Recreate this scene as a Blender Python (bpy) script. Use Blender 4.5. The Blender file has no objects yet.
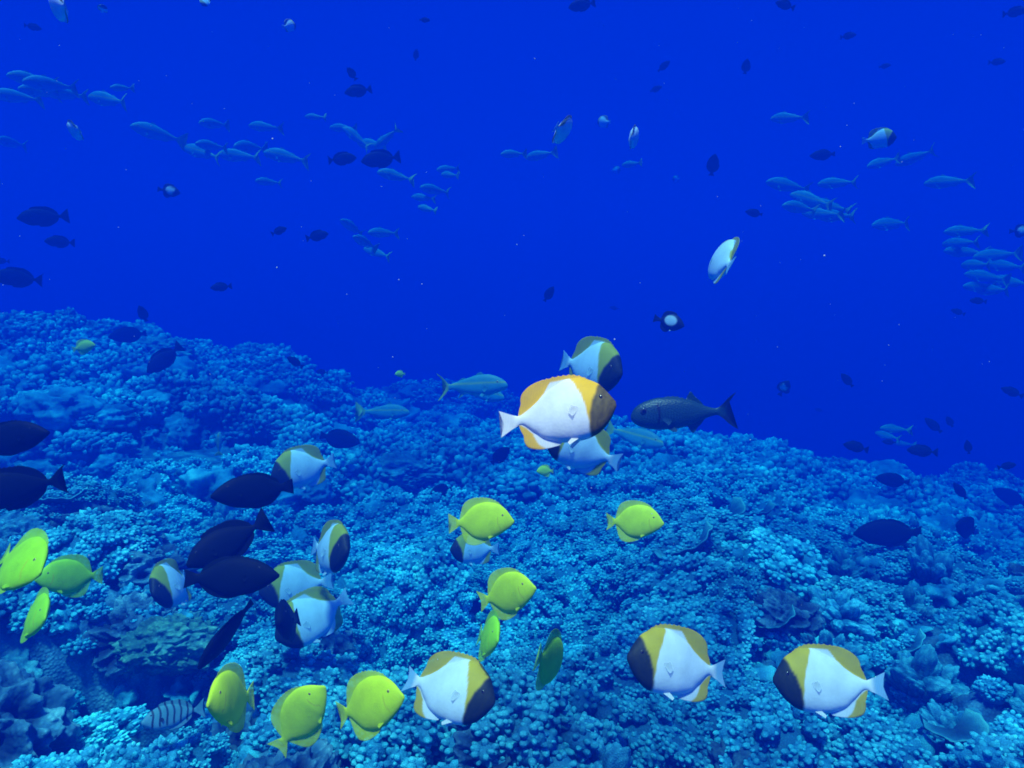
import bpy, math, random
import numpy as np
from mathutils import Vector, Matrix

# ------------------------------------------------------------------ camera, world, sun, exposure
SC = bpy.context.scene
COL = SC.collection
rng = np.random.default_rng(7)
random.seed(7)
PITCH = math.radians(8.0)
F = 731.0
cam_d = bpy.data.cameras.new('camera')
cam_d.sensor_width = 36.0
cam_d.lens = F / 1024 * 36
cam_d.clip_start = 0.02
cam_d.clip_end = 400
cam = bpy.data.objects.new('camera', cam_d)
cam.rotation_euler = (math.pi / 2 - PITCH, 0, 0)
COL.objects.link(cam)
SC.camera = cam

SUN_EL, SUN_AZ = math.radians(76), math.radians(205)     # azimuth clockwise from +Y: behind the camera, a little left
world = bpy.data.worlds.new('World')
SC.world = world
world.use_nodes = True
wn, wl = world.node_tree.nodes, world.node_tree.links
for n in list(wn):
    wn.remove(n)
w_out = wn.new('ShaderNodeOutputWorld')
sky = wn.new('ShaderNodeTexSky')
sky.sky_type = 'NISHITA'
sky.sun_disc = False
sky.sun_elevation = SUN_EL
sky.sun_rotation = SUN_AZ
bg_sky = wn.new('ShaderNodeBackground')
bg_sky.inputs['Strength'].default_value = 0.08
wl.new(sky.outputs[0], bg_sky.inputs['Color'])
# below Snell's window (about 41 degrees above the horizon) one sees only deep open water
bg_sea = wn.new('ShaderNodeBackground')
bg_sea.inputs['Color'].default_value = (0.0, 0.0125, 0.265, 1)
bg_sea.inputs['Strength'].default_value = 1.0
w_tc = wn.new('ShaderNodeTexCoord')
w_sep = wn.new('ShaderNodeSeparateXYZ')
wl.new(w_tc.outputs['Generated'], w_sep.inputs[0])
w_mr = wn.new('ShaderNodeMapRange')
w_mr.interpolation_type = 'SMOOTHSTEP'
w_mr.inputs['From Min'].default_value = 0.55
w_mr.inputs['From Max'].default_value = 0.78
wl.new(w_sep.outputs['Z'], w_mr.inputs['Value'])
w_mix = wn.new('ShaderNodeMixShader')
wl.new(w_mr.outputs[0], w_mix.inputs[0])
wl.new(bg_sea.outputs[0], w_mix.inputs[1])
wl.new(bg_sky.outputs[0], w_mix.inputs[2])
wl.new(w_mix.outputs[0], w_out.inputs['Surface'])

sun_d = bpy.data.lights.new('sun', 'SUN')
sun_d.energy = 5.0
sun_d.color = (1.0, 0.53, 0.40)
sun_d.angle = math.radians(6)                            # spread by the waves above
sun = bpy.data.objects.new('sun', sun_d)
d_sun = Vector((math.sin(SUN_AZ) * math.cos(SUN_EL), math.cos(SUN_AZ) * math.cos(SUN_EL), math.sin(SUN_EL)))
sun.rotation_euler = d_sun.to_track_quat('Z', 'Y').to_euler()
COL.objects.link(sun)

vs = SC.view_settings
vs.view_transform = 'Standard'
vs.look = 'None'
vs.gamma = 1.0
vs.exposure = 1.30
vs.use_curve_mapping = False
SC.cycles.volume_bounces = 2
SC.cycles.max_bounces = 6
SC.cycles.diffuse_bounces = 3
SC.cycles.transparent_max_bounces = 12
SC.cycles.use_denoising = True
SC.cycles.filter_width = 1.7

# ------------------------------------------------------------------ pixel <-> place
FW = Vector((0, math.cos(PITCH), -math.sin(PITCH)))
RT = Vector((1, 0, 0))
UP = Vector((0, math.sin(PITCH), math.cos(PITCH)))


def at(px, py, depth):
    return (RT * ((px - 512) / F) + UP * ((384 - py) / F) + FW) * depth


def tag(o, label=None, cat=None, group=None, kind=None):
    if label: o['label'] = label
    if cat: o['category'] = cat
    if group: o['group'] = group
    if kind: o['kind'] = kind
    return o


# ------------------------------------------------------------------ noise
def _hash(ix, iy, seed):
    h = (ix.astype(np.int64) * 374761393 + iy.astype(np.int64) * 668265263 + seed * 1442695041) & 0xffffffff
    h = ((h ^ (h >> 13)) * 1274126177) & 0xffffffff
    h = (h ^ (h >> 16)) & 0xffffffff
    return h.astype(np.float64) / 4294967295.0


def vnoise(x, y, seed=0):
    ix, iy = np.floor(x), np.floor(y)
    fx, fy = x - ix, y - iy
    fx = fx * fx * fx * (fx * (fx * 6 - 15) + 10)
    fy = fy * fy * fy * (fy * (fy * 6 - 15) + 10)
    a, b = _hash(ix, iy, seed), _hash(ix + 1, iy, seed)
    c, d = _hash(ix, iy + 1, seed), _hash(ix + 1, iy + 1, seed)
    return (a * (1 - fx) + b * fx) * (1 - fy) + (c * (1 - fx) + d * fx) * fy - 0.5


def fbm(x, y, octv=4, seed=0):
    s, a = 0, 1.0
    for k in range(octv):
        s = s + a * vnoise(x * 2 ** k + 13.7 * k, y * 2 ** k - 7.1 * k, seed + k)
        a *= 0.5
    return s


def cells(x, y, seed=0):
    """distance to the nearest jittered lattice point (in cells)"""
    ix, iy = np.floor(x), np.floor(y)
    best = np.full(x.shape, 9.0)
    for dx in (-1, 0, 1):
        for dy in (-1, 0, 1):
            cx, cy = ix + dx, iy + dy
            px = cx + _hash(cx, cy, seed)
            py = cy + _hash(cx, cy, seed + 91)
            best = np.minimum(best, (x - px) ** 2 + (y - py) ** 2)
    return np.sqrt(best)


# ------------------------------------------------------------------ reef relief
ctrl = [  # pixel, pixel, depth in metres: places on the slope
    (-150, 768, 1.30), (0, 768, 1.32), (256, 768, 1.45), (512, 768, 1.50), (768, 768, 1.52), (1024, 768, 1.55), (1180, 768, 1.6),
    (-150, 650, 1.8), (0, 650, 1.8), (150, 650, 2.0), (350, 640, 2.15), (560, 640, 2.15), (800, 640, 2.25), (1024, 640, 2.3), (1180, 640, 2.4),
    (-150, 540, 2.6), (0, 540, 2.6), (200, 540, 2.8), (420, 540, 3.1), (620, 540, 3.1), (820, 540, 3.3), (1024, 560, 3.2), (1180, 560, 3.3),
    (0, 460, 3.6), (200, 460, 3.9), (400, 460, 4.6), (600, 480, 4.2), (760, 490, 4.6), (900, 500, 4.8), (1024, 520, 4.6), (1150, 520, 5.0),
    (-120, 370, 4.6), (0, 370, 4.9), (120, 370, 5.2), (230, 400, 5.0), (330, 420, 5.6), (460, 430, 6.2), (580, 440, 5.2),
    (-120, 316, 6.2), (0, 318, 6.4), (100, 322, 6.6), (190, 338, 6.6), (262, 368, 6.6), (330, 388, 7.6), (400, 390, 8.6), (500, 394, 9.4),
    (590, 424, 5.9), (650, 436, 5.7), (710, 444, 5.7), (780, 464, 6.2), (870, 460, 6.6), (930, 478, 6.8), (1024, 490, 7.2), (1150, 500, 7.6)]
P = [at(*c) for c in ctrl]
pts = [(p.x, p.y, p.z - .075 - .012 * p.y) for p in P]
# the reef falls away behind its crest
for (px, py, d) in [(-300, 330, 6.5), (-120, 316, 6.2), (0, 318, 6.4), (100, 322, 6.6), (190, 338, 6.6), (262, 368, 6.6), (330, 388, 7.6), (400, 390, 8.6),
                    (500, 394, 9.4), (590, 424, 6.1), (650, 436, 5.7), (710, 444, 5.7), (780, 464, 6.2), (870, 460, 6.6), (930, 478, 6.8),
                    (1024, 490, 7.2), (1150, 500, 7.6)]:
    q = at(px, py, d)
    for k, dz in ((1.45, -1.7), (2.2, -3.6)):
        pts.append((q.x * k, q.y * k, min(q.z, q.z * k * .5) + dz))
pts += [(-2.5, -1, -.9), (0, -1, -1.0), (2.5, -1, -1.1), (-5, 1, -.7), (5, 1, -1.3), (-6, -4, -.6), (6, -4, -1.5), (-9, 4, -.5), (9, 4, -2.0), (-14, 9, -2), (14, 7, -4), (0, -6, -1)]
pts = np.array(pts)


def _tps(r2):
    return np.where(r2 > 1e-12, 0.5 * r2 * np.log(np.maximum(r2, 1e-12)), 0)


_N = len(pts)
_K = _tps(((pts[:, None, :2] - pts[None, :, :2]) ** 2).sum(-1)) + np.eye(_N) * 0.06
_Pm = np.c_[np.ones(_N), pts[:, :2]]
_A = np.block([[_K, _Pm], [_Pm.T, np.zeros((3, 3))]])
_W = np.linalg.solve(_A, np.r_[pts[:, 2], 0, 0, 0])


def base_height(x, y):
    z = _W[_N] + _W[_N + 1] * x + _W[_N + 2] * y
    for k in range(_N):
        z = z + _W[k] * _tps((x - pts[k, 0]) ** 2 + (y - pts[k, 1]) ** 2)
    r = np.hypot(x, y)
    far = np.clip((r - 13) / 7, 0, 1)
    far = far * far * (3 - 2 * far)
    z = np.clip(z, -6.5, 0.4)
    return z * (1 - far) + (-6.0) * far


def hole(x, y, cx, cy, rx, ry, a, depth):
    c, s = math.cos(a), math.sin(a)
    u = ((x - cx) * c + (y - cy) * s) / rx
    v = (-(x - cx) * s + (y - cy) * c) / ry
    return -depth * np.exp(-(u * u + v * v) ** 1.5)


_h = [at(45, 640, 1.85), at(60, 715, 1.55), at(165, 560, 2.7), at(130, 445, 4.0), at(375, 690, 1.8), at(660, 700, 1.9), at(960, 690, 2.05), at(775, 570, 3.1),
      at(440, 470, 4.4), at(240, 520, 3.1)]


def height(x, y, fine=True):
    x = np.asarray(x, float); y = np.asarray(y, float)
    z = base_height(x, y)
    z = z + 0.26 * fbm(x * 0.9, y * 0.9, 3, 11)
    n = fbm(x * 2.6, y * 2.6, 3, 21)
    z = z + 0.17 * n - 0.22 * np.clip(-n - .08, 0, 1)
    for k, (q, rx, ry, a, dp) in enumerate(zip(_h, (.30, .22, .22, .6, .12, .16, .22, .3, .5, .2), (.12, .16, .10, .25, .14, .1, .1, .16, .3, .1),
                                               (.5, .8, .3, .4, 0, .2, -.6, 0, .2, .3), (.55, .5, .3, .3, .18, .12, .2, .22, .25, .15))):
        z = z + hole(x, y, q.x, q.y, rx, ry, a, dp)
    if fine:
        c = cells(x * 7 + fbm(x * 5, y * 5, 2, 3), y * 7, 5)
        z = z + 0.055 * (0.6 - np.clip(c, 0, 1) ** 1.6)
        c2 = cells(x * 22, y * 22, 8)
        z = z + 0.018 * (0.6 - np.clip(c2, 0, 1) ** 1.5)
        z = z + 0.020 * fbm(x * 16, y * 16, 3, 41)
    return z


def in_hole(x, y):
    t = 0
    for k, (q, rx, ry, a) in enumerate(zip(_h[:3], (.30, .22, .22), (.12, .16, .10), (.5, .8, .3))):
        t += hole(x, y, q.x, q.y, rx, ry, a, 1.0)
    return t < -.45


def ground(x, y):
    return float(height(np.array([x]), np.array([y]))[0])


# ------------------------------------------------------------------ materials
def new_mat(name):
    m = bpy.data.materials.new(name)
    m.use_nodes = True
    nt = m.node_tree
    b = nt.nodes['Principled BSDF']
    return m, nt, b


def noise_node(nt, scale, detail=4, rough=.6, coord='Object'):
    tc = nt.nodes.new('ShaderNodeTexCoord')
    n = nt.nodes.new('ShaderNodeTexNoise')
    n.inputs['Scale'].default_value = scale
    n.inputs['Detail'].default_value = detail
    n.inputs['Roughness'].default_value = rough
    nt.links.new(tc.outputs[coord], n.inputs['Vector'])
    return n


def ramp(nt, fac, stops):
    r = nt.nodes.new('ShaderNodeValToRGB')
    el = r.color_ramp.elements
    while len(el) < len(stops):
        el.new(0.5)
    for e, (p, c) in zip(el, stops):
        e.position = p
        e.color = (*c, 1)
    nt.links.new(fac, r.inputs[0])
    return r


def mixc(nt, fac, a, b, mode='MIX'):
    m = nt.nodes.new('ShaderNodeMix')
    m.data_type = 'RGBA'
    m.blend_type = mode
    for sock, v in ((m.inputs[0], fac), (m.inputs[6], a), (m.inputs[7], b)):
        if hasattr(v, 'links'):
            nt.links.new(v, sock)
        elif isinstance(v, (int, float)):
            sock.default_value = v
        else:
            sock.default_value = (*v, 1)
    return m.outputs[2]


def coral_material(name, dark, mid, pale, patch=None, knob=55, bump=.6, rough=.75, var=.25):
    m, nt, b = new_mat(name)
    n1 = noise_node(nt, 7, 5)
    r1 = ramp(nt, n1.outputs[0], [(.30, dark), (.5, mid), (.70, pale)])
    col = r1.outputs[0]
    geo = nt.nodes.new('ShaderNodeNewGeometry')
    nw = nt.nodes.new('ShaderNodeTexNoise')          # broad patches over the whole reef
    nw.inputs['Scale'].default_value = 1.3
    nw.inputs['Detail'].default_value = 3
    nt.links.new(geo.outputs['Position'], nw.inputs['Vector'])
    r2 = ramp(nt, nw.outputs[0], [(.36, (.5, .58, .66)), (.64, (1.3, 1.25, 1.15))])
    col = mixc(nt, 1.0, col, r2.outputs[0], 'MULTIPLY')
    v = nt.nodes.new('ShaderNodeTexVoronoi')
    v.inputs['Scale'].default_value = knob * 4
    tc = nt.nodes.new('ShaderNodeTexCoord')
    nt.links.new(tc.outputs['Object'], v.inputs['Vector'])
    r3 = ramp(nt, v.outputs['Distance'], [(.05, (1.6, 1.5, 1.4)), (.5, (.72, .76, .8))])   # pale polyp tips
    col = mixc(nt, .7, col, r3.outputs[0], 'MULTIPLY')
    tp = nt.nodes.new('ShaderNodeAttribute'); tp.attribute_name = 'tip_glint'        # pale growing tips, exaggerated: speckle glints and dark gaps painted in
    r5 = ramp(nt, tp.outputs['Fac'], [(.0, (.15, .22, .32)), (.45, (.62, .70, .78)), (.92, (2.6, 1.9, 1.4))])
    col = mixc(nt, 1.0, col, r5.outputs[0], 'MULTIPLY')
    oi = nt.nodes.new('ShaderNodeObjectInfo')
    r4 = ramp(nt, oi.outputs['Random'], [(0, (1 - var,) * 3), (1, (1 + var, 1 + var, 1 + var * .8))])
    col = mixc(nt, 1.0, col, r4.outputs[0], 'MULTIPLY')
    nt.links.new(col, b.inputs['Base Color'])
    b.inputs['Roughness'].default_value = rough
    b.inputs['Specular IOR Level'].default_value = .25
    bp = nt.nodes.new('ShaderNodeBump')
    bp.inputs['Strength'].default_value = bump
    bp.inputs['Distance'].default_value = .003
    bp.invert = True
    nt.links.new(v.outputs['Distance'], bp.inputs['Height'])
    nt.links.new(bp.outputs[0], b.inputs['Normal'])
    return m


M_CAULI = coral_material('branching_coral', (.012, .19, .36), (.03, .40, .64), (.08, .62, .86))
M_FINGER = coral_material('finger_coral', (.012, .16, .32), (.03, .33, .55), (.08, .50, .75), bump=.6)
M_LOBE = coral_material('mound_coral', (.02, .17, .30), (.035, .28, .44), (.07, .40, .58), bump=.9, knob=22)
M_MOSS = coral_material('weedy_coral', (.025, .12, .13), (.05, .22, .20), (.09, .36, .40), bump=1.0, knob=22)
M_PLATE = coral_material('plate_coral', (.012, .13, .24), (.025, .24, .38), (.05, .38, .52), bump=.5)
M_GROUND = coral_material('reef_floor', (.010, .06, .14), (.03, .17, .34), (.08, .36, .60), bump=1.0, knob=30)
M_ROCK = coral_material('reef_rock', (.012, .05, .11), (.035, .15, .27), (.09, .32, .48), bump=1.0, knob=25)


def mesh_from(name, V, Fc, mats=(), smooth=True):
    me = bpy.data.meshes.new(name)
    V = np.asarray(V, np.float32)
    if isinstance(Fc, np.ndarray):
        n, k = Fc.shape
        me.vertices.add(len(V)); me.vertices.foreach_set('co', V.ravel())
        me.loops.add(n * k); me.loops.foreach_set('vertex_index', Fc.astype(np.int32).ravel())
        me.polygons.add(n); me.polygons.foreach_set('loop_start', np.arange(0, n * k, k, dtype=np.int32))
        me.polygons.foreach_set('loop_total', np.full(n, k, np.int32))
        me.update(calc_edges=True)
    else:
        me.from_pydata([tuple(v) for v in V.tolist()], [], Fc)
    me.validate()
    me.polygons.foreach_set('use_smooth', np.full(len(me.polygons), smooth))
    for m in mats:
        me.materials.append(m)
    me.update()
    return me


def link(name, me, parent=None):
    o = bpy.data.objects.new(name, me)
    COL.objects.link(o)
    if parent:
        o.parent = parent
    return o


# ------------------------------------------------------------------ the ground, one sheet
def graded(lo, hi, c, n, tight):
    t = np.linspace(-1, 1, n)
    s = np.sinh(t * tight) / math.sinh(tight)
    return np.where(s < 0, c + s * (c - lo), c + s * (hi - c))


gx = graded(-38, 38, 0, 900, 4.6)
gy = graded(-8, 44, 2.2, 900, 4.2)
GX, GY = np.meshgrid(gx, gy)
GZ = height(GX, GY)
V = np.stack([GX.ravel(), GY.ravel(), GZ.ravel()], 1)
ii = np.arange(900 * 900).reshape(900, 900)
Q = np.stack([ii[:-1, :-1].ravel(), ii[:-1, 1:].ravel(), ii[1:, 1:].ravel(), ii[1:, :-1].ravel()], 1)
floor = link('ground', mesh_from('ground', V, Q, [M_GROUND]))
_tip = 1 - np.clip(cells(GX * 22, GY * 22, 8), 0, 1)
_ta = floor.data.attributes.new('tip_glint', 'FLOAT', 'POINT')
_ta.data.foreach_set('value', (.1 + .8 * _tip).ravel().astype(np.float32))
floor['kind'] = 'structure'


# ------------------------------------------------------------------ coral builders
def ico(sub):
    import bmesh
    bm = bmesh.new()
    bmesh.ops.create_icosphere(bm, subdivisions=sub, radius=1)
    v = np.array([x.co[:] for x in bm.verts])
    f = np.array([[x.index for x in p.verts] for p in bm.faces])
    bm.free()
    return v, f


ICO = {k: ico(k) for k in (1, 2, 3, 4)}


def fib(n, r):
    k = np.arange(n) + r.random() * .5
    ph = k * 2.39996 + r.random() * 6
    z = 1 - 2 * (k + .5) / n
    s = np.sqrt(np.maximum(0, 1 - z * z))
    p = np.stack([s * np.cos(ph), s * np.sin(ph), z], 1) + r.normal(0, .12, (n, 3))
    return p / np.linalg.norm(p, axis=1)[:, None]


def frame_of(d):
    a = np.array([0, 0, 1.0]) if abs(d[2]) < .9 else np.array([1.0, 0, 0])
    x = np.cross(a, d); x /= np.linalg.norm(x)
    y = np.cross(d, x)
    return np.stack([x, y, d], 0)


def lobes(r, sub, n, R, lobe, stretch, knobs, kamp, flat=.75, jitter=.14, low=-.15):
    """a coral head: lobes pointing outwards from a dome, each covered in small knobs"""
    base, tri = ICO[sub]
    Vs, Fs = [], []
    ds = fib(int(n * 1.6), r)
    ds = ds[ds[:, 2] > low][:n]
    off = 0
    for d in ds:
        k = lobe * r.uniform(.75, 1.25)
        rr = R * (1 + r.uniform(-jitter, jitter * 1.3))
        u = base.copy()
        if knobs:
            kd = fib(knobs, r)
            dot = (u @ kd.T).max(1)
            ang = np.arccos(np.clip(dot, -1, 1)) / math.sqrt(4 * math.pi / knobs)
            g = 1 + kamp * (0.55 - np.clip(ang, 0, 1) ** 1.6 * 1.3)
            u = u * g[:, None]
        u = u * np.array([r.uniform(.85, 1.15), r.uniform(.85, 1.15), stretch * r.uniform(.8, 1.2)]) * k
        u = u @ frame_of(d)
        c = d * rr
        p = (u + c) * np.array([1, 1, flat])
        Vs.append(p); Fs.append(tri + off); off += len(base)
    # the solid core the lobes grow from
    b2, t2 = ICO[2]
    p = b2 * R * np.array([.93, .93, .93 * flat])
    Vs.append(p); Fs.append(t2 + off)
    return np.concatenate(Vs), np.concatenate(Fs)


def proto_set(n, fn):
    return [fn(np.random.default_rng(100 + 17 * i)) for i in range(n)]


def lumpy(v, r, freq, amp, n=3):
    """rough a surface with a few octaves of 3-D noise made of plane waves"""
    out = np.zeros(len(v))
    for o in range(n):
        for _ in range(5):
            d = r.normal(0, 1, 3); d /= np.linalg.norm(d)
            out += np.sin(v @ d * freq * 2 ** o + r.random() * 6.28) * amp / 2 ** (o * .85) / 2.2
    return out


def branchy(r, sub, n, R, lobe, knob, per, flat=.75, low=-.1, stretch=1.25):
    """a branching head: stubby branches on a dome, every branch ending in a rosette of small round knobs"""
    base, tri = ICO[sub]
    Vs, Fs, Ts = [], [], []
    ds = fib(int(n * 1.7), r)
    ds = ds[ds[:, 2] > low][:n]
    off = 0
    for d in ds:
        k = lobe * r.uniform(.75, 1.3)
        c = d * R * (1 + r.uniform(-.26, .24))
        fr = frame_of(d)
        kd = fib(int(per * 1.7), r)
        kd = kd[kd[:, 2] > -.35][:per]
        if len(kd) == 0:
            continue
        for q in kd:
            rad = knob * r.uniform(.65, 1.3)
            cc = c + (q * np.array([k, k, k * stretch]) * .90) @ fr
            ax = q @ fr
            u = base * rad * r.uniform(.85, 1.15, 3)
            u = u + ax * (u @ ax)[:, None] * .5             # knobs stretched outwards
            Vs.append((u + cc) * np.array([1, 1, flat])); Fs.append(tri + off); off += len(base)
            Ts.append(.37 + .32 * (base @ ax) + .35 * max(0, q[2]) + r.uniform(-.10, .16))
        b2, t2 = ICO[3 if sub > 2 else 2]                # the branch end they sit on
        g2 = 1 + lumpy(b2, r, 4, .10, 2)
        u = (b2 * g2[:, None] * np.array([k, k, k * 1.25])) @ fr
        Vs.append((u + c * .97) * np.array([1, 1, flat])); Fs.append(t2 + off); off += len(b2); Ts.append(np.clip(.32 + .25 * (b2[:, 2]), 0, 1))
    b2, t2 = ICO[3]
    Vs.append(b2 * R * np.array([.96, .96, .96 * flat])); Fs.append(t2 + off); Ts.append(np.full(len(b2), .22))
    return np.concatenate(Vs), np.concatenate(Fs), np.clip(np.concatenate(Ts), 0, 1)


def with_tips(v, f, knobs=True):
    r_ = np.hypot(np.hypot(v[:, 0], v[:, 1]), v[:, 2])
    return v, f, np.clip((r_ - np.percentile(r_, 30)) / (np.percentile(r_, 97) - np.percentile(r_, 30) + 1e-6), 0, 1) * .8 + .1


def finger(r):
    base, tri = ICO[4]
    Vs, Fs, off, Ts = [], [], 0, []
    ds = fib(38, r); ds = ds[ds[:, 2] > .02][:int(r.integers(14, 20))]
    for d in ds:
        d = d * np.array([1, 1, 1.3]); d /= np.linalg.norm(d)
        kd = fib(46, r)
        ang = np.arccos(np.clip((base @ kd.T).max(1), -1, 1)) / math.sqrt(4 * math.pi / 46)
        g = 1 + .30 * (0.42 - np.clip(ang, 0, .8) ** 1.5)
        g += .10 * np.sin(base[:, 0] * 4 + r.random() * 6) * np.sin(base[:, 2] * 5 + r.random() * 6)
        w = r.uniform(.020, .032)
        u = base * g[:, None] * np.array([w, w * r.uniform(.7, 1.1), w * r.uniform(1.6, 2.6)])
        u = u @ frame_of(d)
        Vs.append(u + d * .07 * r.uniform(.7, 1.3)); Fs.append(tri + off); off += len(base)
        Ts.append(np.clip(.25 + .55 * base[:, 2] + (.35 - ang) * .7, 0, 1))
    return np.concatenate(Vs), np.concatenate(Fs), np.concatenate(Ts)


def mound(r):
    base, tri = ICO[6]
    kd = fib(26, r)
    ang = np.arccos(np.clip((base @ kd.T).max(1), -1, 1)) / math.sqrt(4 * math.pi / 26)
    g = 1 + .30 * (0.4 - np.clip(ang, 0, .8) ** 1.5) + lumpy(base, r, 5, .07, 4)
    u = base * g[:, None]
    c2 = fib(420, r); a2 = np.arccos(np.clip((base @ c2.T).max(1), -1, 1)) / math.sqrt(4 * math.pi / 420)
    kk = np.abs(lumpy(base, r, 14, .08, 3)) + .045 * (.5 - np.clip(a2, 0, .8) ** 1.4)
    u = u * (1 + kk)[:, None]
    return u * np.array([.14, .14, .085]), tri, np.clip(.55 + (.35 - ang) * .5 + (.4 - a2) * .5, 0, 1)


for k in (5, 6):
    ICO[k] = ico(k)
def knobble(r):
    """a distant head: rough lobes only"""
    base, tri = ICO[1]
    Vs, Fs, Ts, off = [], [], [], 0
    ds = fib(180, r); ds = ds[ds[:, 2] > -.05][:90]
    for d in ds:
        g = 1 + r.normal(0, .12, len(base))
        k = .0165 * r.uniform(.7, 1.4)
        u = (base * g[:, None] * np.array([k, k, k * 1.35])) @ frame_of(d)
        Vs.append((u + d * .095 * r.uniform(.8, 1.2)) * np.array([1, 1, .8])); Fs.append(tri + off); off += len(base)
        Ts.append(np.clip(.42 + .20 * (g - 1) / .12 + r.uniform(-.15, .25), 0, 1))
    b2, t2 = ICO[2]
    Vs.append(b2 * .095 * np.array([1, 1, .8])); Fs.append(t2 + off); Ts.append(np.full(len(b2), .2))
    return np.concatenate(Vs), np.concatenate(Fs), np.concatenate(Ts)


cauli_hi = proto_set(4, lambda r: branchy(r, 2, int(r.integers(66, 84)), .100, .0185, .0058, 14))
cauli_hi += [branchy(np.random.default_rng(900 + k), 2, 100, .105, .0148, .0050, 11) for k in range(3)]
cauli_hi += [branchy(np.random.default_rng(950 + k), 2, 44, .098, .0205, .0068, 15) for k in range(1)]
cauli_mid = proto_set(5, lambda r: branchy(r, 1, 66, .100, .0180, .0066, 8))
cauli_low = proto_set(5, knobble)
finger_hi = proto_set(4, finger)
lobe_hi = proto_set(3, mound)


def rock_mesh(r, sub=6):
    u, f = ICO[sub]
    u = u.copy()
    kd = fib(11, r)
    dot = (u @ kd.T)
    m = np.sort(dot, 1)
    g = .75 + .35 * (m[:, -1] - .6) + .15 * r.random()
    g += .10 * np.sin(u[:, 0] * 5 + r.random() * 6) * np.sin(u[:, 1] * 6 + r.random() * 6)
    g += .05 * np.sin(u[:, 0] * 13 + r.random() * 6) * np.sin(u[:, 2] * 14 + r.random() * 6) * np.sin(u[:, 1] * 12)
    g += lumpy(u, r, 4, .13, 4)
    k2 = np.abs(lumpy(u, r, 8, .22, 3))
    c_ = fib(150, r); a_ = np.arccos(np.clip((u @ c_.T).max(1), -1, 1)) / math.sqrt(4 * math.pi / 150)
    g += .06 * (.5 - np.clip(a_, 0, .8) ** 1.4) + lumpy(u, r, 34, .03, 3)
    g += .18 - k2                                   # sharp pitted ridges
    p = u * g[:, None] * np.array([.15, .115, .10])
    return p, f, np.clip(.95 - k2 * 3 - a_ * .4, 0, 1)


rock_hi = proto_set(3, rock_mesh)


def plate_mesh(r):
    """a thin ruffled shelf growing out from a stem, cupped upwards"""
    nr, na = 16, 90
    th = np.linspace(-2.0, 2.0, na)
    Vt, Vb = [], []
    ph1, ph2 = r.random() * 6, r.random() * 6
    for i in range(nr):
        q = i / (nr - 1)
        rad = .12 * q * (1 + .05 * np.sin(th * 3 + ph1) + .025 * np.sin(th * 8 + ph2))
        z = .05 * q ** 2 + .006 * q ** 2 * np.sin(th * 5 + ph2) + .0025 * q * np.sin(th * 13 + ph1 + q * 9)
        t = .010 * (1 - .6 * q)
        Vt.append(np.stack([rad * np.cos(th), rad * np.sin(th), z + t], 1))
        Vb.append(np.stack([rad * np.cos(th), rad * np.sin(th), z - t], 1))
    Vt, Vb = np.concatenate(Vt), np.concatenate(Vb)
    idx = np.arange(nr * na).reshape(nr, na)
    A = np.stack([idx[:-1, :-1].ravel(), idx[1:, :-1].ravel(), idx[1:, 1:].ravel(), idx[:-1, 1:].ravel()], 1)
    B = A[:, ::-1] + nr * na
    n0 = nr * na
    rim = []
    loop = list(idx[:, 0]) + list(idx[-1, 1:]) + list(idx[::-1, -1][1:])
    for a, b in zip(loop[:-1], loop[1:]):
        rim.append((b, a, a + n0, b + n0))
    stem_u, stem_f = ICO[2]
    s = stem_u * np.array([.035, .035, .05]) + np.array([.01, 0, -.035])
    Vv = np.concatenate([Vt, Vb, s])
    tips = np.concatenate([np.repeat(np.linspace(.2, 1, nr) ** 3, na), np.full(nr * na, .1), np.full(len(s), .1)])
    Fc = [tuple(x) for x in A.tolist()] + [tuple(x) for x in B.tolist()] + rim + [tuple(x) for x in (stem_f + 2 * n0).tolist()]
    return Vv, Fc, tips


plate_hi = proto_set(3, plate_mesh)

def tipped(name, vft, mat):
    v, f, t = vft
    me = mesh_from(name, v, f, [mat])
    at_ = me.attributes.new('tip_glint', 'FLOAT', 'POINT')
    at_.data.foreach_set('value', np.asarray(t, np.float32))
    return me


MESH = {
    'cauli': [tipped('branching_coral_head', p, M_CAULI) for p in cauli_hi],
    'finger': [tipped('finger_coral_head', p, M_FINGER) for p in finger_hi],
    'lobe': [tipped('mound_coral_head', p, M_LOBE) for p in lobe_hi],
    'rock': [tipped('reef_boulder', p, M_ROCK) for p in rock_hi],
    'plate': [tipped('plate_coral_shelf', p, M_PLATE) for p in plate_hi]}
NAMES = {'cauli': 'branching_coral', 'finger': 'finger_coral', 'lobe': 'mound_coral', 'rock': 'reef_rock', 'plate': 'plate_coral'}


def slope_quat(x, y, r, tilt=.25):
    e = .15
    hz = height(np.array([x - e, x + e, x, x]), np.array([y, y, y - e, y + e]), False)
    n = Vector((-(hz[1] - hz[0]) / (2 * e), -(hz[3] - hz[2]) / (2 * e), 1.0)).normalized()
    n = (n * .75 + Vector((r.normal(0, tilt * .5), r.normal(0, tilt * .5), .35))).normalized()
    return n.to_track_quat('Z', 'Y') @ Vector((0, 0, 1)).rotation_difference(Vector((0, 0, 1)))


def to_pixel(x, y, z):
    v = Vector((x, y, z))
    d = v.dot(FW)
    return (512 + F * v.dot(RT) / d, 384 - F * v.dot(UP) / d, d) if d > .05 else (-999, -999, d)


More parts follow.
